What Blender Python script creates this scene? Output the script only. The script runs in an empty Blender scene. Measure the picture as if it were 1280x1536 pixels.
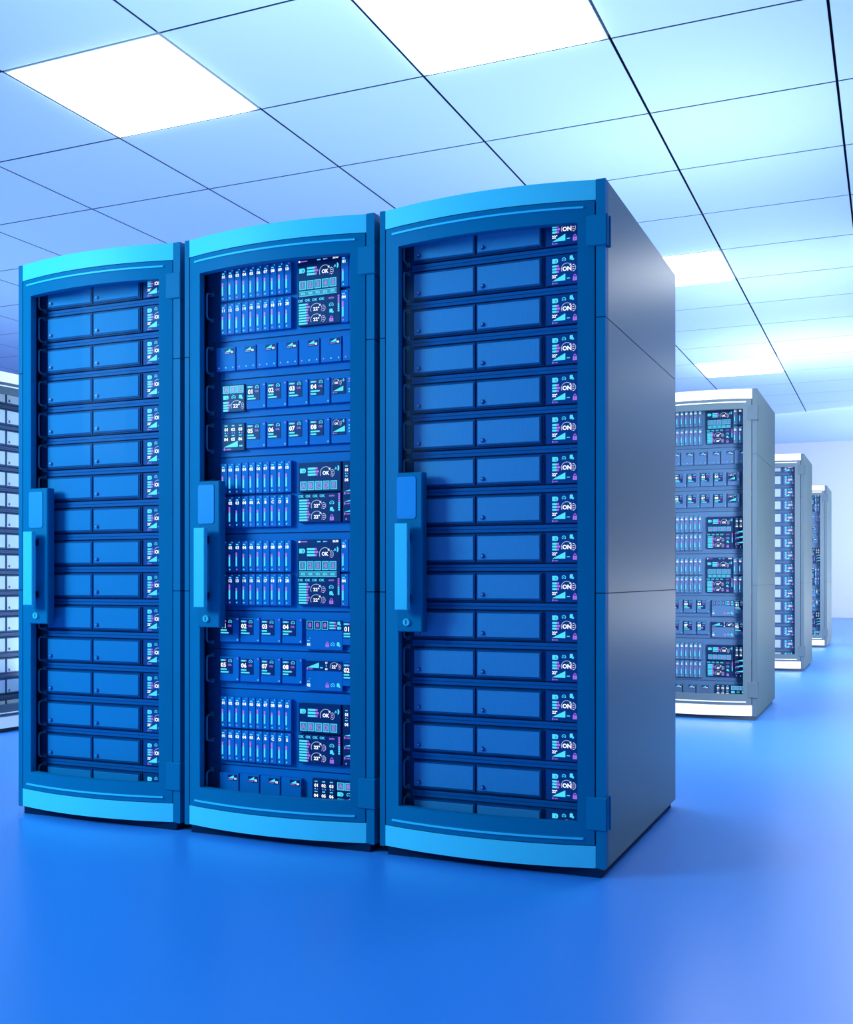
import bpy, bmesh, math
from mathutils import Vector

SC = bpy.context.scene
COL = SC.collection
PI = math.pi

# ------------------------------------------------------------------ materials
def lin(c):
    return tuple(((v / 255) / 12.92 if v / 255 <= .04045 else ((v / 255 + .055) / 1.055) ** 2.4) for v in c)

def mat(name, rgb, rough=.45, metal=0., spec=.5, emit=None, estr=0.):
    m = bpy.data.materials.new(name); m.use_nodes = True
    b = m.node_tree.nodes['Principled BSDF']
    b.inputs['Base Color'].default_value = (*rgb, 1)
    b.inputs['Roughness'].default_value = rough
    b.inputs['Metallic'].default_value = metal
    b.inputs['Specular IOR Level'].default_value = spec
    if emit is not None:
        b.inputs['Emission Color'].default_value = (*emit, 1)
        b.inputs['Emission Strength'].default_value = estr
    return m

def add_noise(m, amount=.06, scale=3.):
    """A faint unevenness of the paint itself."""
    nt = m.node_tree; b = nt.nodes['Principled BSDF']
    base = b.inputs['Base Color'].default_value[:]
    tc = nt.nodes.new('ShaderNodeTexCoord'); n = nt.nodes.new('ShaderNodeTexNoise')
    n.inputs['Scale'].default_value = scale
    mx = nt.nodes.new('ShaderNodeMix'); mx.data_type = 'RGBA'
    mx.inputs['A'].default_value = tuple(v * (1 - amount) for v in base[:3]) + (1,)
    mx.inputs['B'].default_value = tuple(min(1, v * (1 + amount)) for v in base[:3]) + (1,)
    nt.links.new(tc.outputs['Object'], n.inputs['Vector'])
    nt.links.new(n.outputs['Fac'], mx.inputs['Factor'])
    nt.links.new(mx.outputs['Result'], b.inputs['Base Color'])
    return m

def perforated(name, face, hole, pitch=.0056):
    m = mat(name, face, .5); nt = m.node_tree; b = nt.nodes['Principled BSDF']
    tc = nt.nodes.new('ShaderNodeTexCoord'); sp = nt.nodes.new('ShaderNodeSeparateXYZ')
    nt.links.new(tc.outputs['Object'], sp.inputs[0])
    k = PI / pitch
    outs = []
    for sign in (1, -1):
        a = nt.nodes.new('ShaderNodeMath'); a.operation = 'ADD' if sign > 0 else 'SUBTRACT'
        nt.links.new(sp.outputs['X'], a.inputs[0]); nt.links.new(sp.outputs['Z'], a.inputs[1])
        mu = nt.nodes.new('ShaderNodeMath'); mu.operation = 'MULTIPLY'; mu.inputs[1].default_value = k
        nt.links.new(a.outputs[0], mu.inputs[0])
        s = nt.nodes.new('ShaderNodeMath'); s.operation = 'SINE'; nt.links.new(mu.outputs[0], s.inputs[0])
        outs.append(s)
    p = nt.nodes.new('ShaderNodeMath'); p.operation = 'MULTIPLY'
    nt.links.new(outs[0].outputs[0], p.inputs[0]); nt.links.new(outs[1].outputs[0], p.inputs[1])
    ab = nt.nodes.new('ShaderNodeMath'); ab.operation = 'ABSOLUTE'; nt.links.new(p.outputs[0], ab.inputs[0])
    g = nt.nodes.new('ShaderNodeMath'); g.operation = 'GREATER_THAN'; g.inputs[1].default_value = .5
    nt.links.new(ab.outputs[0], g.inputs[0])
    mx = nt.nodes.new('ShaderNodeMix'); mx.data_type = 'RGBA'
    mx.inputs['A'].default_value = (*face, 1); mx.inputs['B'].default_value = (*hole, 1)
    nt.links.new(g.outputs[0], mx.inputs['Factor']); nt.links.new(mx.outputs['Result'], b.inputs['Base Color'])
    return m

def glass_mat(name, tint):
    m = bpy.data.materials.new(name); m.use_nodes = True; nt = m.node_tree
    nt.nodes.remove(nt.nodes['Principled BSDF']); out = nt.nodes['Material Output']
    t = nt.nodes.new('ShaderNodeBsdfTransparent'); t.inputs['Color'].default_value = (*tint, 1)
    g = nt.nodes.new('ShaderNodeBsdfGlossy'); g.inputs['Roughness'].default_value = .08
    f = nt.nodes.new('ShaderNodeFresnel'); f.inputs['IOR'].default_value = 1.035
    mx = nt.nodes.new('ShaderNodeMixShader')
    nt.links.new(f.outputs[0], mx.inputs[0]); nt.links.new(t.outputs[0], mx.inputs[1])
    nt.links.new(g.outputs[0], mx.inputs[2]); nt.links.new(mx.outputs[0], out.inputs[0])
    return m

M_CYAN = mat('screen_cyan', (.02, .05, .06), .4, emit=lin((72, 214, 248)), estr=.92)
M_WHITE = mat('screen_white', (.1, .1, .1), .4, emit=(1, 1, 1), estr=1.0)
M_PURPLE = mat('screen_purple', (.05, .02, .06), .4, emit=lin((165, 105, 225)), estr=.85)
M_ARC = mat('screen_arc', (.05, .06, .08), .4, emit=lin((205, 220, 255)), estr=.62)
M_TILE = mat('screen_teal', (.01, .03, .05), .4, emit=lin((48, 130, 165)), estr=.75)

PAL = {}
PAL['blue'] = dict(  # blue light on the cabinet fronts is put into their colours
    frame=add_noise(mat('blue_lit_paint', (.0, .182, .39), .45, spec=.06), .04),
    band=mat('blue_lit_enamel', (.10, .74, 1.0), .4, spec=.2),
    bead=mat('cyan_bead', (.05, .66, 1.0), .4, spec=.2),
    side=add_noise(mat('slate_paint', (.034, .14, .135), .36, spec=.28), .04),
    dark=mat('navy_recess', (.0, .02, .075), .6, spec=.1),
    button=mat('bright_blue_keypad', (.01, .32, .80), .45, spec=.2),
    bar=mat('cyan_handle', (.06, .66, .95), .4, spec=.2),
    chassis=mat('blue_chassis', (.0, .08, .26), .5, spec=.12),
    cover=mat('blue_blank_panel', (.0, .195, .58), .5, spec=.12),
    ledge=mat('blue_ledge', (.0, .12, .38), .5, spec=.12),
    bezel=mat('navy_bezel', (.0, .04, .15), .5, spec=.12),
    drawer=mat('plain_blue_drawer', (.010, .24, .54), .5, spec=.12),
    mesh=perforated('perforated_blue_drawer', (.03, .34, .72), (.008, .15, .40)),
    knob=mat('blue_knob', (.0, .14, .45), .3),
    knob_dot=mat('pale_knob_dot', (.45, .75, .95), .3),
    screen=mat('navy_screen', (.0, .035, .16), .4, spec=.15),
    pad=mat('navy_control_pad', (.0, .07, .27), .45, spec=.12),
    blade=mat('blue_blade', (.0, .20, .60), .5, spec=.12),
    grip=mat('teal_steel', (.03, .22, .42), .3),
    glass=glass_mat('clear_door_glass', (.97, .985, 1)))
PAL['grey'] = dict(
    frame=add_noise(mat('grey_paint', (.080, .130, .175), .5, spec=.1), .04),
    band=mat('white_enamel', (.95, .97, .97), .35),
    bead=mat('white_bead', (.95, .97, .97), .35),
    side=add_noise(mat('grey_side_paint', (.078, .15, .15), .5, spec=.15), .04),
    dark=mat('grey_recess', (.03, .05, .08), .6),
    button=mat('pale_keypad', (.55, .66, .76), .45),
    bar=mat('white_handle', (.9, .93, .96), .35),
    chassis=mat('slate_chassis', (.045, .10, .20), .5, spec=.2),
    cover=mat('slate_blank_panel', (.055, .125, .24), .5, spec=.2),
    ledge=mat('slate_ledge', (.05, .105, .20), .5, spec=.2),
    bezel=mat('slate_bezel', (.04, .08, .16), .5, spec=.2),
    drawer=mat('pale_drawer', (.46, .62, .68), .5),
    mesh=mat('pale_mesh_drawer', (.28, .36, .44), .5),
    knob=mat('slate_knob', (.16, .24, .40), .3),
    knob_dot=mat('white_knob_dot', (.9, .93, .96), .3),
    screen=mat('dark_screen', (.006, .02, .07), .4, spec=.2),
    pad=mat('slate_control_pad', (.03, .08, .20), .45, spec=.2),
    blade=mat('slate_blade', (.05, .115, .23), .5, spec=.2),
    grip=mat('pale_steel', (.4, .5, .6), .3),
    glass=PAL['blue']['glass'])

# ------------------------------------------------------------------ mesh building
class MB:
    def __init__(self, off=(0, 0, 0)):
        self.v = []; self.f = []; self.m = []; self.mats = []; self.off = off; self.sm = []
    def mi(self, m):
        if m not in self.mats: self.mats.append(m)
        return self.mats.index(m)
    def addv(self, p):
        self.v.append((p[0] - self.off[0], p[1] - self.off[1], p[2] - self.off[2])); return len(self.v) - 1
    def face(self, pts, m, smooth=False):
        ids = [self.addv(p) for p in pts]; self.f.append(ids); self.m.append(self.mi(m)); self.sm.append(smooth)
    def box(self, x0, x1, y0, y1, z0, z1, m, bev=0.):
        if bev:                                   # front edges chamfered
            i = [self.addv(p) for p in ((x0, y1, z0), (x1, y1, z0), (x1, y1, z1), (x0, y1, z1),
                 (x0, y0 + bev, z0), (x1, y0 + bev, z0), (x1, y0 + bev, z1), (x0, y0 + bev, z1),
                 (x0 + bev, y0, z0 + bev), (x1 - bev, y0, z0 + bev), (x1 - bev, y0, z1 - bev), (x0 + bev, y0, z1 - bev))]
            q = [(3, 2, 1, 0), (0, 1, 5, 4), (1, 2, 6, 5), (2, 3, 7, 6), (3, 0, 4, 7), (4, 5, 9, 8), (5, 6, 10, 9), (6, 7, 11, 10), (7, 4, 8, 11), (8, 9, 10, 11)]
        else:
            i = [self.addv(p) for p in ((x0, y0, z0), (x1, y0, z0), (x1, y1, z0), (x0, y1, z0), (x0, y0, z1), (x1, y0, z1), (x1, y1, z1), (x0, y1, z1))]
            q = [(0, 1, 5, 4), (1, 2, 6, 5), (2, 3, 7, 6), (3, 0, 4, 7), (4, 5, 6, 7), (3, 2, 1, 0)]
        k = self.mi(m)
        for a in q:
            self.f.append([i[t] for t in a]); self.m.append(k); self.sm.append(False)
    def slab(self, u0, u1, z0, z1, fy, thick, m, n=14, fz=None):
        """A slab that follows the curve fy(u); thick is its depth backwards."""
        k = self.mi(m); rows = []
        for a in range(n + 1):
            u = u0 + (u1 - u0) * a / n; y = fy(u)
            rows.append([self.addv(p) for p in ((u, y, z0), (u, y, z1), (u, y + thick, z1), (u, y + thick, z0))])
        for a in range(n):
            r, s = rows[a], rows[a + 1]
            for b in range(4):
                c = (b + 1) % 4
                self.f.append([r[b], s[b], s[c], r[c]][::-1] if False else [r[b], r[c], s[c], s[b]][::-1]); self.m.append(k); self.sm.append(b == 0 or b == 2)
        self.f.append(rows[0][:]); self.m.append(k); self.sm.append(False)
        self.f.append(rows[-1][::-1]); self.m.append(k); self.sm.append(False)
    def cyl(self, cx, cz, y0, y1, r, m, n=16, mtop=None, r1=None):
        r1 = r if r1 is None else r1
        a = [self.addv((cx + r * math.cos(2 * PI * t / n), y1, cz + r * math.sin(2 * PI * t / n))) for t in range(n)]
        b = [self.addv((cx + r1 * math.cos(2 * PI * t / n), y0, cz + r1 * math.sin(2 * PI * t / n))) for t in range(n)]
        k = self.mi(m)
        for t in range(n):
            s = (t + 1) % n
            self.f.append([a[t], a[s], b[s], b[t]][::-1]); self.m.append(k); self.sm.append(True)
        self.f.append(b[:]); self.m.append(self.mi(mtop or m)); self.sm.append(False)
        self.f.append(a[::-1]); self.m.append(k); self.sm.append(False)
    def tube(self, pts, r, m, n=8):
        k = self.mi(m); rings = []
        pts = [Vector(p) for p in pts]
        for a, p in enumerate(pts):
            d = (pts[min(a + 1, len(pts) - 1)] - pts[max(a - 1, 0)]).normalized()
            s = d.cross(Vector((1, 0, 0)))
            s = s.normalized() if s.length > 1e-3 else Vector((0, 1, 0))
            t = d.cross(s).normalized()
            rings.append([self.addv(p + r * (math.cos(2 * PI * q / n) * s + math.sin(2 * PI * q / n) * t)) for q in range(n)])
        for a in range(len(pts) - 1):
            for q in range(n):
                w = (q + 1) % n
                self.f.append([rings[a][q], rings[a][w], rings[a + 1][w], rings[a + 1][q]]); self.m.append(k); self.sm.append(True)
        self.f.append(rings[0][::-1]); self.m.append(k); self.sm.append(False)
        self.f.append(rings[-1][:]); self.m.append(k); self.sm.append(False)
    def mesh(self, name):
        me = bpy.data.meshes.new(name)
        me.from_pydata(self.v, [], self.f)
        for m in self.mats: me.materials.append(m)
        for p, k, s in zip(me.polygons, self.m, self.sm):
            p.material_index = k; p.use_smooth = s
        me.validate(); me.update()
        bm = bmesh.new(); bm.from_mesh(me); bmesh.ops.remove_doubles(bm, verts=bm.verts, dist=1e-6)
        bmesh.ops.recalc_face_normals(bm, faces=bm.faces); bm.to_mesh(me); bm.free()
        me.set_sharp_from_angle(angle=math.radians(35))
        return me

# flat marks on a screen: (x, z) in a frame of its own, laid on the plane y
TXT = {}
def glyphs(s):
    if s not in TXT:
        cu = bpy.data.curves.new('lettering', 'FONT'); cu.body = s; cu.size = 1.; cu.align_x = 'CENTER'; cu.align_y = 'CENTER'
        cu.offset = .03; cu.resolution_u = 2
        o = bpy.data.objects.new('lettering', cu); COL.objects.link(o)
        dg = bpy.context.evaluated_depsgraph_get(); me = o.evaluated_get(dg).to_mesh()
        v = [(p.co.x, p.co.y) for p in me.vertices]; f = [list(p.vertices) for p in me.polygons]
        o.evaluated_get(dg).to_mesh_clear(); bpy.data.objects.remove(o); bpy.data.curves.remove(cu)
        x0 = min(a for a, _ in v); x1 = max(a for a, _ in v); y0 = min(b for _, b in v); y1 = max(b for _, b in v)
        TXT[s] = ([((a - (x0 + x1) / 2) / (y1 - y0), (b - (y0 + y1) / 2) / (y1 - y0)) for a, b in v], f)
    return TXT[s]

class G:
    """Draws marks into a mesh builder. ox, oz: where its (0,0) lies; sx, sz: metres per unit; the second coordinate grows downwards."""
    def __init__(self, mb, y, ox, oz, sx, sz=None):
        self.b = mb; self.y = y; self.ox = ox; self.oz = oz; self.sx = sx; self.sz = sx if sz is None else sz
    def P(self, x, d, dy=0.): return (self.ox + x * self.sx, self.y - dy, self.oz - d * self.sz)
    def poly(self, pts, m, dy=0.): self.b.face([self.P(a, b, dy) for a, b in pts], m)
    def rect(self, x0, x1, d0, d1, m, dy=0.): self.poly([(x0, d1), (x1, d1), (x1, d0), (x0, d0)], m, dy)
    def disk(self, x, d, r, m, n=12, dy=0.): self.poly([(x + r * math.cos(2 * PI * t / n), d - r * math.sin(2 * PI * t / n)) for t in range(n)], m, dy)
    def arc(self, x, d, r, w, a0, a1, m, n=16, ry=None, dy=0.):
        ry = r if ry is None else ry
        for t in range(n):
            p = [math.radians(a0 + (a1 - a0) * (t + e) / n) for e in (0, 1)]
            self.poly([(x + r * math.cos(p[0]), d - ry * math.sin(p[0])), (x + r * math.cos(p[1]), d - ry * math.sin(p[1])),
                       (x + (r - w) * math.cos(p[1]), d - (ry - w) * math.sin(p[1])), (x + (r - w) * math.cos(p[0]), d - (ry - w) * math.sin(p[0]))], m, dy)
    def text(self, s, x, d, h, m, wscale=1., dy=0.):
        v, f = glyphs(s)
        for q in f:
            self.poly([(x + v[i][0] * h * wscale, d - v[i][1] * h) for i in q], m, dy)
    # ready-made marks
    def battery(self, x, d, w, h, pal):
        self.rect(x, x + w * .78, d, d + h, M_CYAN); self.poly([(x + w * .78, d), (x + w * .95, d + h * .2), (x + w, d + h * .5), (x + w * .95, d + h * .8), (x + w * .78, d + h)][::-1], M_CYAN)
        self.rect(x + w * .48, x + w * .54, d + h * .25, d + h * .75, pal['screen'], .0004)
        self.rect(x + w * .48, x + w * .75, d + h * .69, d + h * .78, pal['screen'], .0004)
        self.rect(x + w * .70, x + w * .76, d + h * .25, d + h * .75, pal['screen'], .0004)
    def dial(self, x, d, w):
        self.arc(x, d, w * .5, w * .13, -25, 205, M_CYAN, 10); self.rect(x - w * .42, x - w * .12, d + w * .12, d + w * .26, M_CYAN)
        self.rect(x + w * .12, x + w * .42, d + w * .12, d + w * .26, M_CYAN); self.disk(x, d - w * .02, w * .11, M_CYAN, 8)
    def drum(self, x, d, w, h, pal):
        self.rect(x - w * .5, x + w * .25, d - h * .35, d + h * .32, M_CYAN)
        self.poly([(x - w * .5, d - h * .35), (x - w * .3, d - h * .5), (x + w * .1, d - h * .5), (x + w * .25, d - h * .35)][::-1], M_CYAN)
        self.disk(x + w * .25, d + h * .25, w * .27, M_CYAN, 10, .0002); self.disk(x + w * .27, d + h * .22, w * .09, pal['screen'], 8, .0005)
    def lock(self, x, d, w, h, pal):
        self.rect(x - w * .5, x + w * .5, d - h * .08, d + h * .5, M_PURPLE)
        self.arc(x, d - h * .1, w * .38, w * .16, 0, 180, M_PURPLE, 8, h * .38); self.rect(x - w * .06, x + w * .06, d + h * .12, d + h * .3, pal['screen'], .0004)
    def bars(self, x, d0, step, h, w, ends):
        for i, e in enumerate(ends):
            self.rect(x, x + w, d0 + i * step, d0 + i * step + h, M_CYAN)
            if e > w: self.rect(x + w, x + e, d0 + i * step, d0 + i * step + h, M_PURPLE)
    def gauge(self, x, d, r, s, th, w=1.):
        self.arc(x, d, r, r * .085, 15, 205, M_ARC, 18); self.arc(x, d, r, r * .085, -32, 12, M_PURPLE, 6)
        self.text(s, x + r * .02, d - r * .02, th, M_WHITE, w)
        self.poly([(x + r * .45, d - r * .62), (x + r * .8, d - r * .8), (x + r * .62, d - r * .45)][::-1], M_WHITE)
    def bracket(self, x, d, w, h):
        self.arc(x, d, w, w * .16, -85, 85, M_ARC, 10, h * .5)
        for q in (-.42, -.14, .14, .42): self.rect(x - w * .1, x + w * .35 * (1.5 if abs(q) < .2 else 1), d + h * q - w * .06, d + h * q + w * .06, M_WHITE)
    def wedge(self, x0, x1, d0, d1):
        self.poly([(x0, d1), (x1, d1), (x1, d0)], M_CYAN)
    def auto(self, x, d, h):
        self.rect(x, x + h * .8, d - h * .6, d + h * .6, M_PURPLE); self.text('auto', x + h * 2.6, d, h * .9, M_PURPLE)
    def wave(self, x, d, w, h):
        self.poly([(x, d + h * .2), (x + w * .2, d - h * .1), (x + w * .25, d + h * .1), (x + w * .08, d + h * .35)][::-1], M_CYAN)
        self.poly([(x + w * .2, d - h * .1), (x + w * .4, d + h * .3), (x + w * .45, d + h * .1), (x + w * .28, d - h * .25)][::-1], M_CYAN)
        self.arc(x + w * .6, d, w * .36, w * .3, -80, 80, M_CYAN, 8, h * .5)
    def tile(self, x, d, w, h, s, th):
        self.rect(x, x + w, d, d + h, M_TILE)
        e = w * .09
        for a, b, c, g in ((x, x + w, d, d + e), (x, x + w, d + h - e, d + h), (x, x + e, d, d + h), (x + w - e, x + w, d, d + h)): self.rect(a, b, c, g, M_CYAN, .0003)
        self.text(s, x + w / 2, d + h / 2, th, M_PURPLE, 1., .0004)

CACHE = {}
def cached(key, fn):
    if key not in CACHE: CACHE[key] = fn()
    return CACHE[key]

def link(name, me, parent=None, loc=(0, 0, 0)):
    o = bpy.data.objects.new(name, me); COL.objects.link(o); o.location = loc
    if parent is not None: o.parent = parent
    return o

def thing(name, label, cat, group=None, loc=(0, 0, 0), rz=0.):
    o = bpy.data.objects.new(name, None); COL.objects.link(o); o.empty_display_size = .1
    o.location = loc; o.rotation_euler = (0, 0, rz); o['label'] = label; o['category'] = cat
    if group: o['group'] = group
    return o

# ------------------------------------------------------------------ cabinet (local: x along the front, y back, z up)
ZO = .02; W = .725; DEP = 1.09; TOP = 2.008 + ZO
BU0, BU1, SAG = .021, .693, .045
def bulge(u):
    t = (u - (BU0 + BU1) / 2) / ((BU1 - BU0) / 2); return -SAG * (1 - t * t)

def cab_meshes(pn):
    p = PAL[pn]; d = {}
    def one(key, fn, off=(0, 0, 0)):
        b = MB(off); fn(b); d[key] = b.mesh(key)
    seams = [(.005 + ZO, .8045 + ZO), (.8075 + ZO, 1.6055 + ZO), (1.6085 + ZO, TOP)]
    def post(b, a, c):
        for z0, z1 in seams: b.box(a, c, 0, .035, z0, z1, p['frame'])
        b.box(a + .002, c - .002, .002, .034, .005 + ZO, TOP - .002, p['dark'])
    one('post_l', lambda b: post(b, 0, .018)); one('post_r', lambda b: post(b, .697, W))
    def side(b, a, c):
        for z0, z1 in seams: b.box(a, c, .0352, DEP, z0, z1, p['side'])
        b.box(min(a, c) + .001, max(a, c) - .001, .036, DEP - .004, .006 + ZO, TOP - .003, p['dark'])
    one('side_l', lambda b: side(b, 0, .016)); one('side_r', lambda b: side(b, W - .016, W))
    one('roof', lambda b: b.box(.0162, W - .0162, .0352, DEP - .002, TOP - .03, TOP - .004, p['side']))
    one('back', lambda b: b.box(.0162, W - .0162, DEP - .03, DEP - .002, .05 + ZO, TOP - .031, p['side']))
    one('base', lambda b: b.box(.0162, W - .0162, .0352, DEP - .002, .008 + ZO, .044 + ZO, p['dark']))
    one('plinth', lambda b: b.box(.028, W - .014, .0, DEP - .02, 0, .0078 + ZO, p['dark']))
    def rail(b, a): b.box(a, a + .022, .062, .10, .0516 + ZO, TOP - .031, p['dark'])
    one('rail_l', lambda b: rail(b, .025)); one('rail_r', lambda b: rail(b, .678))
    def band(b, z0, z1):
        b.slab(BU0 - .002, BU1 + .003, z0, z1, bulge, .028, p['band'], 20)
    one('band_t', lambda b: band(b, 1.949 + ZO, TOP - .001)); one('band_b', lambda b: band(b, .007 + ZO, .071 + ZO))
    def door(b):
        th = .028; z0, z1 = .0735 + ZO, 1.9465 + ZO; oz0, oz1 = .138 + ZO, 1.886 + ZO
        b.slab(BU0, .070, z0, z1, bulge, th, p['frame'], 4)
        b.slab(.645, BU1, z0, z1, bulge, th, p['frame'], 4)
        b.slab(.070, .645, oz1, z1, bulge, th, p['frame'], 18)
        b.slab(.070, .645, z0, oz0, bulge, th, p['frame'], 18)
    one('door', door)
    one('glass', lambda b: b.slab(.066, .649, .134 + ZO, 1.89 + ZO, lambda u: bulge(u) + .019, .004, p['glass'], 14))
    def bead(b, z): b.slab(.046, .662, z - .003, z + .003, lambda u: bulge(u) - .004, .006, p['bead'], 20)
    one('bead_t', lambda b: bead(b, 1.928 + ZO)); one('bead_b', lambda b: bead(b, .092 + ZO))
    def hinge(b, z0, z1):
        b.box(.668, W + .006, -.0068, .0, z0, z1, p['frame'], .003)
        b.box(W + .0003, W + .006, -.004, .03, z0, z1, p['frame'])
        b.box(W + .0003, W + .0095, .024, .032, z0, z1, p['frame'])
    one('hinge_t', lambda b: hinge(b, 1.814 + ZO, 1.904 + ZO)); one('hinge_b', lambda b: hinge(b, .117 + ZO, .214 + ZO))
    hy = bulge(.085)
    def plate(b):
        b.box(.0665, .154, hy - .003, hy + .032, .683 + ZO, 1.178 + ZO, p['frame'], .003)
    one('plate', plate)
    def pad(b):
        pts = []
        for cx, cz, a in ((.125, 1.157, 0), (.077, 1.157, 90), (.077, 1.042, 180), (.125, 1.042, 270)):
            for t in range(5):
                q = math.radians(a + 22.5 * t); pts.append((cx + .008 * math.cos(q), cz + ZO + .008 * math.sin(q)))
        b.face([(x, hy - .0055, z) for x, z in pts], p['button'])
        for k in range(len(pts)):
            (a, c), (e, f) = pts[k], pts[(k + 1) % len(pts)]
            b.face([(a, hy - .0055, c), (a, hy - .002, c), (e, hy - .002, f), (e, hy - .0055, f)], p['button'])
    one('pad', pad)
    def bar(b):
        b.box(.081, .124, hy - .048, hy - .030, .752 + ZO, 1.018 + ZO, p['bar'], .002)
        for z in (.79, .98): b.box(.092, .113, hy - .031, hy - .002, z - .012 + ZO, z + .012 + ZO, p['dark'])
    one('bar', bar)
    def lock(b):
        b.cyl(.102, .713 + ZO, hy - .010, hy - .002, .012, p['bar'], 20, r1=.011)
        b.box(.1005, .1035, hy - .0108, hy - .009, .706 + ZO, .720 + ZO, p['dark'])
    one('lock', lock)
    return d

def cabinet(pn, label, group, loc, rz=0.):
    d = cached(('cab', pn), lambda: cab_meshes(pn))
    r = thing('server_cabinet', label, 'server cabinet', group, loc, rz)
    for n, k in (('corner_post', 'post_l'), ('corner_post', 'post_r'), ('side_panel', 'side_l'), ('side_panel', 'side_r'), ('roof_panel', 'roof'),
                 ('back_panel', 'back'), ('base_panel', 'base'), ('plinth', 'plinth'), ('mounting_rail', 'rail_l'), ('mounting_rail', 'rail_r'),
                 ('header_band', 'band_t'), ('kick_band', 'band_b')):
        o = link(n, d[k], r)
        if k == 'side_r': o['label'] = 'slate grey side panel with two fine seams' if pn == 'blue' else 'grey side panel with two fine seams'
        if n.endswith('band'): o['label'] = 'light cyan curved band' if pn == 'blue' else 'white curved band'
    dr = link('door', d['door'], r); dr['label'] = 'curved door frame with a tall window'
    for n, k in (('glass_pane', 'glass'), ('trim_strip', 'bead_t'), ('trim_strip', 'bead_b'), ('hinge', 'hinge_t'), ('hinge', 'hinge_b'),
                 ('handle_plate', 'plate'), ('keypad', 'pad'), ('pull_handle', 'bar'), ('door_lock', 'lock')):
        o = link(n, d[k], dr)
        if n == 'pull_handle': o['label'] = 'light cyan upright pull handle' if pn == 'blue' else 'white upright pull handle'
        if n == 'door_lock': o['label'] = 'round key lock with a slot'
    return r

# ------------------------------------------------------------------ servers.  Meshes use cabinet coordinates: u, y from the face plane, z from the unit's base; UC is the unit's middle
UC = .3625; FY = .05; UL, UR = .048, .677
def grip_mesh(p, zc, ln=.09):
    b = MB((UC, 0, 0)); u = .071; pts = [(u, .014, zc - ln / 2), (u, -.012, zc - ln / 2 + .002)]
    for t in range(1, 5): pts.append((u, -.012 - .010 * math.sin(t * PI / 8), zc - ln / 2 + .002 + .012 * (1 - math.cos(t * PI / 8))))
    q = [(a, y, 2 * zc - z) for a, y, z in pts][::-1]
    b.tube(pts + q, .0035, p['grip'])
    for z in (zc - ln / 2, zc + ln / 2): b.box(u - .007, u + .007, .008, .0145, z - .007, z + .007, p['grip'])
    return b.mesh('handle')

DH = .1186
def drawer_unit_meshes(pn, kind):
    p = PAL[pn]; zc = DH / 2; d = {}
    b = MB((UC, 0, 0))
    b.box(UL, UR, .014, .75, .0006, DH - .0006, p['chassis'])
    b.box(.088, .660, .004, .0145, .0006, .010, p['ledge']); b.box(.088, .660, .006, .0145, .0135, DH - .0135, p['chassis'])
    b.box(.088, .660, .004, .0145, DH - .010, DH - .0006, p['ledge'])
    d['chassis'] = b.mesh('chassis')
    for k, (a, c) in enumerate(((.098, .302), (.3125, .516))):
        b = MB((UC, 0, 0))
        b.box(a - .0045, c + .007, .001, .0058, zc - .0455, zc + .0445, p['bezel'])  # surround runs wider right and below, its dark edge standing for cast shade
        b.box(a - .003, c + .001, -.003, .001, zc - .0405, zc + .0425, p['chassis'])
        b.box(a, c - .003, -.006, -.003, zc - .0355, zc + .0375, p[kind], .0015)
        d['drawer%d' % k] = b.mesh('drawer')
        b = MB((UC, 0, 0)); kx, kz = a + .0175, zc - .0235
        b.cyl(kx, kz, -.0095, -.006, .0078, p['knob'], 16, r1=.0068); b.cyl(kx, kz, -.013, -.0095, .0055, p['knob'], 14, r1=.004)
        b.cyl(kx - .0005, kz + .0005, -.0138, -.013, .0022, p['knob_dot'], 10, r1=.0016)
        d['knob%d' % k] = b.mesh('knob')
    b = MB((UC, 0, 0))
    b.box(.532, .655, -.002, .0058, zc - .0455, zc + .0445, p['pad'], .001)
    g = G(b, -.0026, .551, zc, .001)
    g.battery(0, -34, 18.5, 14, p); g.dial(36, -29, 13); g.drum(60.5, -31.5, 13, 15, p)
    g.bars(0, -14.5, 8.6, 6, 13.6, (21, 24, 21)); g.gauge(45, -1, 17.5, 'ON', 13.5, 1.)
    g.bracket(64, -2, 9, 22); g.text('22°', 7.5, 18.5, 9.5, M_WHITE)
    g.wedge(0, 40.5, 13, 33); g.rect(45, 54.5, 26.5, 29, M_CYAN); g.lock(70, 27, 12.5, 19, p); g.auto(0, 39, 4.5)
    d['screen'] = b.mesh('screen')
    d['grip'] = grip_mesh(p, zc + .002)
    return d

def put_unit(name, cat, label, group, cab, zb):
    v = Vector((UC, FY, zb)); v.rotate(cab.rotation_euler)
    return thing(name, label, cat, group, cab.location + v, cab.rotation_euler.z)

def drawer_unit(pn, kind, label, group, cab, zb):
    d = cached(('drw', pn, kind), lambda: drawer_unit_meshes(pn, kind))
    r = put_unit('drawer_server', 'server', label, group, cab, zb)
    link('chassis', d['chassis'], r)
    for k in (0, 1):
        o = link('drawer', d['drawer%d' % k], r); link('lock_knob', d['knob%d' % k], o)
    s = link('control_screen', d['screen'], r); s['label'] = 'dark blue control screen with cyan, white and purple read-outs'
    link('handle', d['grip'], r)

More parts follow.
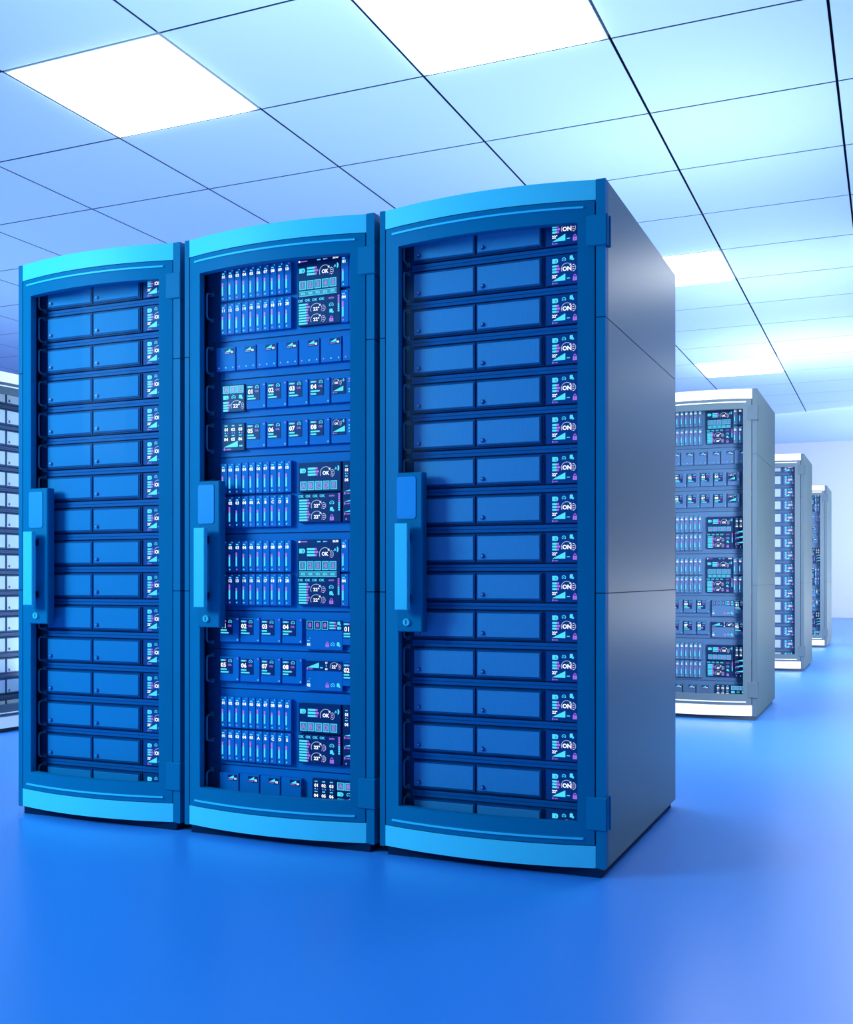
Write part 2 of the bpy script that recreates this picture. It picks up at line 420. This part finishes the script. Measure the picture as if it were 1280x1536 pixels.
# --- blade chassis
BL_UP = [(113, 35), (105, 22), (125, 40), (112, 35), (105, 25), (126, 42), (115, 35), (104, 25), (127, 44), (115, 35)]
BL_LO = [(115, 30), (135, 52), (102, 26), (117, 32), (133, 56), (102, 28), (116, 36), (137, 56), (102, 28), (115, 36)]
def blade_mesh(pn, s, ln, pl, led_p, dot_p, w=.0255, h=.1055):
    p = PAL[pn]; b = MB((0, 0, 0))
    b.box(0, w, 0, .02, 0, h, p['blade'], .0008)
    g = G(b, -.0006, 0, h, .001)
    g.disk(17.5, 4.5, 2., M_PURPLE if dot_p else M_CYAN, 8); g.rect(5, 14.5, 10, 14, M_CYAN)
    g.text(s, 10.5, 22.5, 10.5, M_WHITE, 1.05)
    k = .375; d0 = 86 - ln * k
    g.rect(4., 9.8, d0, d0 + pl * k, M_PURPLE); g.rect(4., 9.8, d0 + pl * k, 86, M_CYAN)
    g.disk(8.5, 97, 2.9, M_PURPLE if led_p else M_CYAN, 10)
    return b.mesh('blade')

def screen_main(pn, tiles, h):
    """The upper screen: status, dial and a row of lettered tiles; the numbered kind has a header and a percentage strip."""
    p = PAL[pn]; b = MB((0, 0, 0)); w = .159; b.box(0, w, .0, .02, 0, h, p['screen'], .0008)
    k = w / 366; g = G(b, -.0006, 0, h, k); num = tiles == '12345'; dd = 26 if num else 0
    if num:
        g.disk(16, 15, 7, M_WHITE, 10); g.rect(8, 24, 9, 21, M_WHITE); g.rect(30, 85, 12, 19, M_PURPLE)
        g.rect(170, 200, 12, 20, M_CYAN); g.rect(222, 240, 12, 20, M_CYAN); g.rect(240, 258, 12, 20, M_PURPLE); g.text('20:30', 328, 14, 17, M_WHITE)
    g.battery(14, 42 + dd, 52, 36, p); g.bars(82, 38 + dd, 23, 16, 66, (85, 96, 85)); g.gauge(238, 84 + dd, 50, 'OK', 30, .95)
    g.bracket(290, 85 + dd, 22, 56); g.wave(312, 50 + dd, 44, 44)
    t0 = 165 if num else 142
    for i, c in enumerate(tiles): g.tile(16 + 65.5 * i, t0, 57, 66, c, 40)
    if num:
        g.rect(14, 338, 243, 283, M_TILE)
        for a in (243, 279): g.rect(14, 338, a, a + 4, M_CYAN, .0003)
        for i, c in enumerate(('90%', '98%', '95%', '85%', '80%')): g.text(c, 48 + 64 * i, 263, 20, M_CYAN, .85, .0004)
    return b.mesh('screen_main')

def screen_temp(pn, h):
    p = PAL[pn]; b = MB((0, 0, 0)); w = .159; b.box(0, w, .0, .02, 0, h, p['screen'], .0008)
    g = G(b, -.0006, 0, h, w / 366, h / 250)
    for i in range(4): g.text('OK', 25 + 61 * i, 24, 24, M_CYAN, .95)
    g.bars(8, 52, 24.2, 16, 66, (82, 95, 84, 78, 84, 95, 86, 78))
    for d in (108, 202): g.gauge(160, d, 50, '22°', 32, .95); g.bracket(216, d, 24, 58)
    g.text('auto', 290, 24, 17, M_PURPLE); g.dial(290, 88, 40); g.drum(292, 142, 36, 40, p); g.lock(290, 210, 34, 52, p)
    for i in range(8): g.rect(345, 359, 6 + 19 * i, 21 + 19 * i, M_PURPLE if i < 4 else M_CYAN)
    return b.mesh('screen_temp')

def num_grid(g, x, d, n=3):
    for r in range(2):
        for c in range(n):
            a = x + c * 62; e = d + r * 86
            g.rect(a - 12, a + 12, e - 38, e - 29, M_CYAN); g.text('%02d' % (r * 3 + c + 1), a, e, 28, M_WHITE, .95)
            if r == 0: g.disk(a - 7, e + 30, 6, M_CYAN if c != 1 else M_PURPLE, 8); g.disk(a + 12, e + 32, 5, M_PURPLE if c != 1 else M_CYAN, 8)

def screen_tall(pn, h):
    p = PAL[pn]; b = MB((0, 0, 0)); w = .072; b.box(0, w, .0, .02, 0, h, p['screen'], .0008)
    g = G(b, -.0006, 0, h, .000385, h / 522)
    num_grid(g, 36, 78)
    for i in range(3): g.wedge(14, 176, 222 + 88 * i, 262 + 88 * i); g.auto(14, 278 + 88 * i, 16)
    for i in range(3): g.disk(34 + 62 * i, 500, 8, M_PURPLE if i == 0 else M_CYAN, 10)
    return b.mesh('screen_tall')

def blade_unit(pn, kind, label, group, cab, zb, zt, z_lo, z_hi, z_mid, gz):
    """kind 'num': blades 01-20, numbered tiles and six more blades at the right; 'abc': lettered ones and a tall screen."""
    r = put_unit('blade_server', 'server', label, group, cab, zb); p = PAL[pn]
    H = zt - zb
    def chassis():
        b = MB((UC, 0, 0)); b.box(UL, UR, .019, .75, .0006, H - .0006, p['chassis'])
        b.box(.104, .665, .0165, .0195, .004, H - .004, p['cover'])
        b.box(.104, .665, .0145, .0195, .0006, .008, p['cover'])
        return b.mesh('chassis')
    link('chassis', cached(('bch', pn, round(H, 4)), chassis), r)
    hu = z_hi - z_mid - .003; hl = z_mid - z_lo - .003
    for row in (0, 1):
        for i in range(10):
            if row == 0: s = '%02d' % (i + 1); ln, pl = BL_UP[i]; led = i in (2, 5, 8); dot = i in (3, 6, 9)
            else:
                s = '%d' % (i + 11) if kind == 'num' else ('%02d' % (i + 1) if i < 5 else 'ABCDE'[i - 5])
                ln, pl = BL_LO[i]; led = i in (1, 4, 7); dot = i not in (2, 5, 8)
            me = cached(('bl', pn, s, row), lambda: blade_mesh(pn, s, ln, pl, led, dot))
            link('blade_module', me, r, (.1135 + .0281 * i - UC, 0, (z_mid + .0008 if row == 0 else z_lo) - zb))
    du = .417
    if kind == 'num':
        h1 = z_hi - z_mid + .018
        link('status_screen', cached(('sm', pn, kind), lambda: screen_main(pn, '12345', .128)), r, (du - UC, 0, z_mid - .021 - zb))
        link('temperature_screen', cached(('st', pn, kind), lambda: screen_temp(pn, .092)), r, (du + .001 - UC, 0, z_lo + .002 - zb))
        for row in (0, 1):
            for i in range(3):
                s = '%02d' % (row * 3 + i + 1); ln, pl = (BL_UP, BL_LO)[row][(i * 3 + 1) % 10]
                me = cached(('bls', pn, s), lambda: blade_mesh(pn, s, ln, pl, (i + row) % 2 == 1, i == 0, .0275, .1055))
                link('blade_module', me, r, (.5795 + .0305 * i - UC, 0, (z_mid + .0008 if row == 0 else z_lo) - zb))
    else:
        link('status_screen', cached(('sm', pn, kind), lambda: screen_main(pn, 'ABCDE', .0965)), r, (du + .003 - UC, 0, z_hi - .108 - zb))
        link('temperature_screen', cached(('st', pn, kind), lambda: screen_temp(pn, .096)), r, (du + .003 - UC, 0, z_hi - .209 - zb))
        link('graph_screen', cached(('sg', pn), lambda: screen_tall(pn, .198)), r, (.586 - UC, 0, z_hi - .209 - zb))
    link('handle', cached(('gr', pn, round(gz - zb, 3)), lambda: grip_mesh(p, gz - zb)), r)

# --- card rows
def card_mesh(pn, w, h, leds):
    p = PAL[pn]; b = MB((0, 0, 0)); b.box(0, w, 0, .02, 0, h, p['blade'], .0008)
    g = G(b, -.0006, 0, h, .001)
    for x, d, c in leds: g.disk(x, d, 2.6, M_PURPLE if c else M_CYAN, 10)
    return b.mesh('card')
def mini_screen(pn, s):                 # wedge graph with a number
    p = PAL[pn]; b = MB((0, 0, 0)); b.box(0, .037, -.0012, .0, 0, .0195, p['screen'])
    g = G(b, -.0018, 0, .0195, .001); g.wedge(2, 25, 1.5, 12.5); g.rect(2, 22, 15, 17.5, M_PURPLE); g.text(s, 31, 13, 7.5, M_WHITE)
    return b.mesh('mini_screen')
def num_screen(pn, s, k, w=.050):
    p = PAL[pn]; b = MB((0, 0, 0)); b.box(0, w, -.0012, .0, 0, .053, p['screen'])
    g = G(b, -.0018, 0, .053, .0004545, .0004)
    g.rect(5, 40, 11, 25, M_CYAN); g.rect(40, 52, 11, 25, M_PURPLE); g.dial(88, 24, 34); g.text('OK', 86, 57, 18, M_PURPLE)
    g.text(s, 28, 58, 40, M_WHITE, .9)
    e = ((55, 68, 5), (46, 68, 8), (46, 68, 8), (70, 46, 7))[k % 4]
    for i in (0, 1):
        g.rect(4, 4 + e[i], 89 + 23 * i, 102 + 23 * i, M_CYAN)
        if e[i] > 60: g.rect(4 + e[i], 4 + e[i] + e[2], 89 + 23 * i, 102 + 23 * i, M_PURPLE)
    return b.mesh('num_screen')
def gauge_screen(pn, big):
    p = PAL[pn]; b = MB((0, 0, 0)); b.box(0, .050, -.0012, .0, 0, .052, p['screen'])
    g = G(b, -.0018, 0, .052, .001); g.gauge(15, 15, 12.5, 'OK', 7); g.bracket(29, 15, 6, 15); g.wave(34, 7, 11, 11)
    g.wedge(3, 47 if big else 41, 23 if big else 26, 42); g.auto(3, 46.5, 4)
    return b.mesh('gauge_screen')
def abc_screen(pn, h=.093, w=.088):
    p = PAL[pn]; b = MB((0, 0, 0)); b.box(0, w, 0., .02, 0, h, p['screen'], .0008)
    g = G(b, -.0006, 0, h, w / 190, .000388)
    for i, c in enumerate('ABC'): g.tile(6 + 61 * i, 12, 56, 64, c, 38)
    g.battery(8, 94, 48, 34, p); g.dial(98, 112, 36); g.drum(162, 112, 34, 38, p)
    g.bars(8, 148, 23, 16, 38, (52, 62, 54, 46)); g.gauge(122, 188, 48, '22°', 34, .95); g.bracket(172, 190, 16, 56)
    return b.mesh('abc_screen')
def six_screen(pn, h=.094, w=.088):
    p = PAL[pn]; b = MB((0, 0, 0)); b.box(0, w, 0., .02, 0, h, p['screen'], .0008)
    g = G(b, -.0006, 0, h, w / 190, .00039)
    num_grid(g, 32, 54); g.wedge(12, 134, 156, 208); g.rect(148, 176, 194, 206, M_CYAN); g.auto(12, 226, 17)
    return b.mesh('six_screen')
def eights_screen(pn):
    p = PAL[pn]; b = MB((0, 0, 0)); b.box(0, .135, 0., .02, 0, .033, p['screen'], .0008)
    g = G(b, -.0006, 0, .033, .135 / 315, .000385)
    for i in range(3):
        x = 6 + 66 * i
        for a, c, e, f in ((x, x + 56, 6, 11), (x, x + 56, 74, 79), (x, x + 5, 6, 79), (x + 51, x + 56, 6, 79)): g.rect(a, c, e, f, M_CYAN)
        g.text('8', x + 28, 42, 42, M_PURPLE)
    g.bars(205, 12, 24, 14, 42, (58, 66, 58)); g.drum(290, 26, 30, 34, p); g.battery(274, 52, 34, 24, p)
    return b.mesh('eights_screen')
def graph_screen(pn):
    p = PAL[pn]; b = MB((0, 0, 0)); b.box(0, .135, 0., .02, 0, .033, p['screen'], .0008)
    g = G(b, -.0006, 0, .033, .135 / 315, .000385)
    g.wedge(6, 114, 14, 60); g.auto(6, 70, 14); g.rect(124, 148, 52, 62, M_CYAN)
    g.text('01', 178, 14, 16, M_WHITE); g.text('2', 178, 38, 18, M_CYAN); g.text('03', 178, 68, 16, M_WHITE); g.gauge(248, 46, 38, '22°', 28, .95); g.bracket(290, 46, 16, 44)
    return b.mesh('graph_screen')
def icon_strip(pn, s):
    p = PAL[pn]; b = MB((0, 0, 0)); b.box(0, .136, .0, .016, 0, .100, p['cover'], .0008)
    g = G(b, -.0006, 0, .042, .001)
    g.disk(15, 4, 1.6, M_CYAN, 8); g.rect(5, 14, 11, 14, M_CYAN); g.text(s, 10, 25, 10, M_WHITE)
    g.lock(80, 23, 12.5, 17, p); g.dial(100, 24, 15); g.drum(122, 23, 13, 15, p)
    return b.mesh('control_panel')

def card_unit(pn, row, label, group, cab, zb, zt):
    r = put_unit('card_server', 'server', label, group, cab, zb); p = PAL[pn]; H = zt - zb
    def chassis():
        b = MB((UC, 0, 0)); b.box(UL, UR, .019, .75, .0006, H - .0006, p['chassis'])
        b.box(.104, .665, .0165, .0195, .0006, H - .004, p['cover']); b.box(.104, .665, .0135, .0195, .0006, .0075, p['cover'])
        return b.mesh('chassis')
    link('chassis', cached(('cch', pn, round(H, 4)), chassis), r)
    def card(u, w, z0, z1, leds, key):
        return link('card_module', cached(('card', pn, key), lambda: card_mesh(pn, w, z1 - z0, leds)), r, (u - UC, 0, z0 - zb))
    if row in 'BJ':
        n = 7 if row == 'B' else 4; u0 = .0955 if row == 'B' else .1085
        z0 = zb + .027 if row == 'B' else zb + .025
        for i in range(n):
            c = card(u0 + .0818 * i, .0758, z0, z0 + .082, ((10.5, 70, 1), (38.5, 70, 0), (66.5, 70, 0)), 'three')
            link('display', cached(('mini', pn, i), lambda: mini_screen(pn, '%02d' % (i + 1))), c, (.0335, 0, .0575))
    if row in 'CD':
        s0 = zt - .114 if row == 'C' else zt - .112
        link('status_screen', cached(('abc', pn), lambda: abc_screen(pn)) if row == 'C' else cached(('six', pn), lambda: six_screen(pn)), r, (.120 - UC, 0, zb + .019 - zb))
        for i in range(4):
            c = card(.2165 + .0818 * i, .0755, zb + .025, zb + .110, ((70, 6, 1), (70, 77, 0)), 'two')
            k = i + (0 if row == 'C' else 4); s = '%02d' % (k + 1)
            link('display', cached(('num', pn, s), lambda: num_screen(pn, s, k)), c, (.0035, 0, .028))
        ld = ((66, 10, 1), (66, 18, 1), (66, 44, 0), (66, 52, 0)) if row == 'C' else ((66, 12, 1), (66, 28, 0), (66, 38, 0), (66, 48, 0))
        c = card(.544, .0745, zb + .025, zb + .110, ld, 'g' + row)
        link('display', cached(('gs', pn, row), lambda: gauge_screen(pn, row == 'D')), c, (.004, 0, .027))
    if row in 'GH':
        for i in range(4):
            c = card(.1095 + .0825 * i, .0765, zb + .025, zb + .108, ((71, 5, 1), (71, 76, 0)), 'gh')
            k = i + (0 if row == 'G' else 4); s = '%02d' % (k + 1)
            link('display', cached(('num', pn, s), lambda: num_screen(pn, s, k)), c, (.0025, 0, .025))
        link('status_screen', cached(('8', pn), lambda: eights_screen(pn)) if row == 'G' else cached(('gr', pn), lambda: graph_screen(pn)), r, (.449 - UC, 0, zb + .071 - zb))
        s = '01' if row == 'G' else '02'
        link('control_panel', cached(('ic', pn, s), lambda: icon_strip(pn, s)), r, (.4485 - UC, .001, .0065))
        c = card(.586, .075, zb + .025, zb + .108, ((70, 5, 1), (70, 76, 0)), 'ghr')
        link('display', cached(('num', pn, s), lambda: num_screen(pn, s, 0)), c, (.0025, 0, .022))
    if row == 'J':
        link('status_screen', cached(('six', pn), lambda: six_screen(pn)), r, (.472 - UC, 0, .018))
        link('status_screen', cached(('abc', pn), lambda: abc_screen(pn)), r, (.563 - UC, 0, .018))
    link('handle', cached(('grc', pn, round(H / 2, 3)), lambda: grip_mesh(p, H / 2)), r)

ORD = 'topmost second third fourth fifth sixth seventh eighth ninth tenth eleventh twelfth thirteenth fourteenth fifteenth bottommost'.split()
def nth(k, n):
    return 'topmost' if k == 0 else ('bottommost' if k == n - 1 else ORD[k] + ' from the top')

def fill_drawers(pn, kind, cab, look, where, group):
    for k in range(16):
        drawer_unit(pn, kind, '%s, %s in %s' % (look, nth(k, 16), where), group, cab, 1.890 - .1186 * k - DH / 2 + ZO)

LAYOUT = [('A', 'num', 1.664, 1.948, 1.684, 1.907, 1.799, 1.785), ('B', None, 1.532, 1.664), ('C', None, 1.399, 1.532), ('D', None, 1.266, 1.399),
          ('E', 'abc', 1.003, 1.266, 1.023, 1.243, 1.136, 1.14), ('F', 'num', .740, 1.003, .758, .981, .870, .87), ('G', None, .607, .740),
          ('H', None, .473, .607), ('I', 'abc', .210, .473, .226, .446, .338, .335), ('J', None, .076, .210)]
LOOK = {'A': '%s blade server with numbered blades 01 to 20, topmost in %s', 'B': '%s server of small wedge-display cards, second from top in %s',
        'C': '%s card server with ABC tile screen at its left end, in %s', 'D': '%s card server with six-number screen and cards 05 to 08, in %s',
        'E': '%s blade server with lettered blades, upper of two such in %s', 'F': '%s numbered blade server at mid height, below the lettered one, in %s',
        'G': '%s card server with three-digit 888 screen at its right, in %s', 'H': '%s card server with wide wedge graph screen at its right, in %s',
        'I': '%s blade server with lettered blades, lower of two such in %s', 'J': '%s card server cut off by the door frame, bottommost in %s'}
def fill_blades(pn, cab, colour, where, group):
    for e in LAYOUT:
        lab = LOOK[e[0]] % (colour, where)
        if e[1]: blade_unit(pn, e[1], lab, group, cab, *[v + ZO for v in e[2:]])
        else: card_unit(pn, e[0], lab, group, cab, e[2] + ZO, e[3] + ZO)

X0, Y0, SP = -.765, 3.0645, 3.7614
GA, GB = 'blue server cabinets of the front row', 'grey server cabinets of the back rows'
c3 = cabinet('blue', 'blue server cabinet with grey side showing, at the right end of front row', GA, (X0 - W, Y0, 0))
c2 = cabinet('blue', 'middle blue server cabinet of the front row, full of lit blades', GA, (X0 - W - .745, Y0, 0))
c1 = cabinet('blue', 'blue server cabinet with plain drawers at the left end of front row', GA, (X0 - W - 1.49, Y0, 0))
g1 = cabinet('grey', 'largest grey server cabinet with white bands, right behind the blue row', GB, (X0 - W, Y0 + SP, 0))
g2 = cabinet('grey', 'grey server cabinet with white bands and pale drawers, third row back', GB, (X0 - W, Y0 + 2 * SP, 0))
g3 = cabinet('grey', 'smallest, farthest grey server cabinet, by the back wall', GB, (X0 - W, Y0 + 3 * SP, 0))
gl = cabinet('grey', 'grey server cabinet facing the aisle, partly seen at the left picture edge', GB, (-4.615, 4.390, 0), PI / 2)
fill_drawers('blue', 'mesh', c3, 'blue server with perforated drawers', 'right blue cabinet', 'servers in the right blue cabinet')
fill_blades('blue', c2, 'blue', 'middle blue cabinet', 'servers in the middle blue cabinet')
fill_drawers('blue', 'drawer', c1, 'blue server with plain drawers', 'left blue cabinet', 'servers in the left blue cabinet')
fill_blades('grey', g1, 'slate', 'largest grey cabinet', 'servers in the largest grey cabinet')
fill_drawers('grey', 'mesh', g2, 'server with pale drawers', 'third-row grey cabinet', 'servers in the third-row grey cabinet')
fill_blades('grey', g3, 'slate', 'farthest grey cabinet', 'servers in the farthest grey cabinet')
fill_drawers('grey', 'drawer', gl, 'server with pale drawers', 'grey cabinet at left edge', 'servers in the left grey cabinet')

# ------------------------------------------------------------------ room
CZ = .87 + 3.008; TX, TY, GX, GY = 1.1365, 1.053, -4.860, 5.919
YW = 25.3; XL, XR, YF = -13.5, 7.0, -5.0
def struct(name, b):
    o = link(name, b.mesh(name)); o['kind'] = 'structure'; return o

m_floor = mat('blue_lit_floor', (.046, .285, .80), .33, spec=1.0)  # pale floor with the blue light put into its base colour
m_tile = mat('ceiling_tile', (.46, .61, .87), .75, spec=.2)
m_edge = mat('tile_edge', (.012, .05, .13), .8, spec=.1)
m_void = mat('ceiling_gap', (.004, .012, .03), .8, spec=.1)
m_wall = mat('pale_wall_paint', (.64, .665, .84), .6, spec=.3)
b = MB(); b.box(XL, XR, YF, YW + .2, -.1, 0, m_floor); struct('floor', b)
b = MB(); b.box(XL - .2, XR, YW, YW + .2, 0, CZ + .1, m_wall); struct('wall_back', b)
b = MB(); b.box(XL - .2, XL, YF, YW, 0, CZ + .1, m_wall); struct('wall_left', b)

LIGHTS = {(0, -1): 'left lit ceiling panel above the blue cabinets', (2, -1): 'largest lit ceiling panel, cut off by the top edge',
          (2, 4): 'lit ceiling panel just past the right blue cabinet', (2, 9): 'lit ceiling panel above the largest grey cabinet, farthest in the row',
          (4, 4): 'lit ceiling panel just outside the right edge', (4, -1): 'lit ceiling panel over the right aisle near the camera',
          (4, 9): 'lit ceiling panel over the right aisle far back', (0, 4): 'lit ceiling panel hidden behind the middle blue cabinet',
          (0, 9): 'lit ceiling panel far back behind the blue row', (-2, 4): 'lit ceiling panel hidden behind the left blue cabinet'}
b = MB(); gap = .008
for i in range(-8, 11):
    for j in range(-11, 14):
        x0, y0 = GX + i * TX, GY + j * TY
        if x0 + TX > XR + .6 or y0 < YF - 1.1: continue
        if (i, j) in LIGHTS: continue
        b.box(x0 + gap, x0 + TX - gap, y0 + gap, y0 + TY - gap, CZ, CZ + .002, m_tile)
        b.box(x0 + gap + .0005, x0 + TX - gap - .0005, y0 + gap + .0005, y0 + TY - gap - .0005, CZ + .002, CZ + .014, m_edge)
b.box(XL, XR, YF - .5, GY + 14 * TY, CZ + .03, CZ + .06, m_void)
b.box(XL, XR, GY + 14 * TY + .001, YW, CZ, CZ + .05, m_tile)
struct('ceiling', b)

m_glow = mat('light_diffuser', (.9, .9, .9), .5, emit=(.93, .97, 1.0), estr=9.)
m_rim = mat('light_rim', (.55, .68, .8), .5)
def pl_frame():
    b = MB((TX / 2, TY / 2, 0))
    a = gap; 
    for x0, x1, y0, y1 in ((a, TX - a, a, a + .012), (a, TX - a, TY - a - .012, TY - a), (a, a + .012, a + .012, TY - a - .012), (TX - a - .012, TX - a, a + .012, TY - a - .012)):
        b.box(x0, x1, y0, y1, -.001, .03, m_rim)
    return b.mesh('light_frame')
def pl_diff():
    b = MB((TX / 2, TY / 2, 0)); a = gap + .0125; e = .03; z = -.022
    lo = [(a + e, a + e, z), (TX - a - e, a + e, z), (TX - a - e, TY - a - e, z), (a + e, TY - a - e, z)]
    hi = [(a, a, .004), (TX - a, a, .004), (TX - a, TY - a, .004), (a, TY - a, .004)]
    b.face(lo[::-1], m_glow); b.face(hi, m_glow)
    for k in range(4): b.face([hi[k], hi[(k + 1) % 4], lo[(k + 1) % 4], lo[k]][::-1], m_glow)
    return b.mesh('light_diffuser')
fr, di = pl_frame(), pl_diff()
for (i, j), lab in LIGHTS.items():
    r = thing('ceiling_light', lab, 'ceiling light', 'square lit ceiling panels', (GX + (i + .5) * TX, GY + (j + .5) * TY, CZ))
    link('frame', fr, r); link('diffuser', di, r)

# ------------------------------------------------------------------ light
def area(name, loc, aim, size, power, col, size_y=None):
    l = bpy.data.lights.new(name, 'AREA'); l.energy = power; l.color = col; l.size = size
    if size_y: l.shape = 'RECTANGLE'; l.size_y = size_y
    o = bpy.data.objects.new(name, l); COL.objects.link(o); o.location = loc
    o.rotation_euler = (Vector(aim) - Vector(loc)).to_track_quat('-Z', 'Y').to_euler(); return o
area('key_lamp', (-4.3, .5, 2.2), (-2.2, 3.0, .8), 1.2, 96, (.30, .84, 1.0))
area('aisle_lamp', (5.0, 12.0, 2.8), (-.8, 12.0, 1.2), 2.0, 40, (.95, .98, 1.0), 9.)
area('wall_base_fill', (2.2, 22.6, .5), (-.6, 25.3, .7), 1.5, 75, (.92, .98, 1.0))  # added unseen light, brightens the lower right of the back wall
area('wall_fill', (-2.0, 20.5, 3.6), (-.5, 25.3, .3), 8., 40, (.90, .97, 1.0), 1.)  # added fill for the back wall, no fixture hangs here
area('front_ceiling_fill', (-2.0, -2.0, .4), (-2.0, -1.8, 4.0), 4., 12, (.80, .97, 1.0), 2.)  # added out of view to lift the near ceiling
area('left_ceiling_fill', (-8.5, 7.5, .4), (-8.5, 7.5, 4.0), 2., 85, (.66, .96, 1.0), 6.)  # added unseen fill for the ceiling at the left
area('back_ceiling_fill', (-3.3, 5.5, .3), (-3.3, 5.5, 4.), 3.2, 52, (.92, .98, 1.0), 1.4)  # hidden behind the front row, added to even out the ceiling
area('far_ceiling_fill', (2.0, 16.5, .3), (1.0, 16.5, 4.0), 3., 130, (.90, .98, 1.0))  # added from below to brighten the far ceiling
area('far_ceiling_fill', (2.0, 21.5, .3), (.6, 21.5, 4.0), 3., 260, (.90, .98, 1.0))  # another added fill, for the ceiling near the back wall
area('aisle_ceiling_fill', (3.5, 11.0, .3), (2.0, 11.0, 4.0), 1.5, 12, (.86, .97, 1.0), 14.)  # added unseen fill for the ceiling over the aisle
for k in range(3):
    o = area('row_fill', (1.25, 4.0 + SP * k, 1.7), (-1.15, Y0 + SP * (k + 1), 1.0), 1.1, (38, 34, 34)[k], (1.0, .98, .97)); o.data.spread = math.radians(72)  # added out of view to brighten the grey cabinets' fronts
for k, e in ((0, 50), (1, 30), (2, 35), (3, 60)):
    area('rack_top_fill', (X0 - W / 2 - (.745 if k == 0 else 0), Y0 + .55 + SP * k, TOP + .06), (X0 - W / 2 - (.745 if k == 0 else 0), Y0 + .55 + SP * k, 5), .6, e, (.86, .97, 1.0), .6)  # unseen fill added on the cabinet tops to brighten the ceiling

w = bpy.data.worlds.new('World'); SC.world = w; w.use_nodes = True; nt = w.node_tree
bg = nt.nodes['Background']; bg.inputs['Color'].default_value = (.62, .85, 1.0, 1); bg.inputs['Strength'].default_value = .2

# ------------------------------------------------------------------ camera
cd = bpy.data.cameras.new('camera'); cam = bpy.data.objects.new('camera', cd); COL.objects.link(cam)
cam.location = (0, 0, .87); cam.rotation_euler = (PI / 2, 0, .4093)
cd.sensor_fit = 'VERTICAL'; cd.sensor_height = 36.; cd.lens = 1615.72 / 1536 * 36.
cd.shift_y = (867.08 - 768) / 1536
cd.clip_start = .05; cd.clip_end = 200
SC.camera = cam
SC.view_settings.view_transform = 'Standard'; SC.view_settings.look = 'None'
SC.view_settings.gamma = 1.; SC.view_settings.use_curve_mapping = False; SC.view_settings.exposure = .35
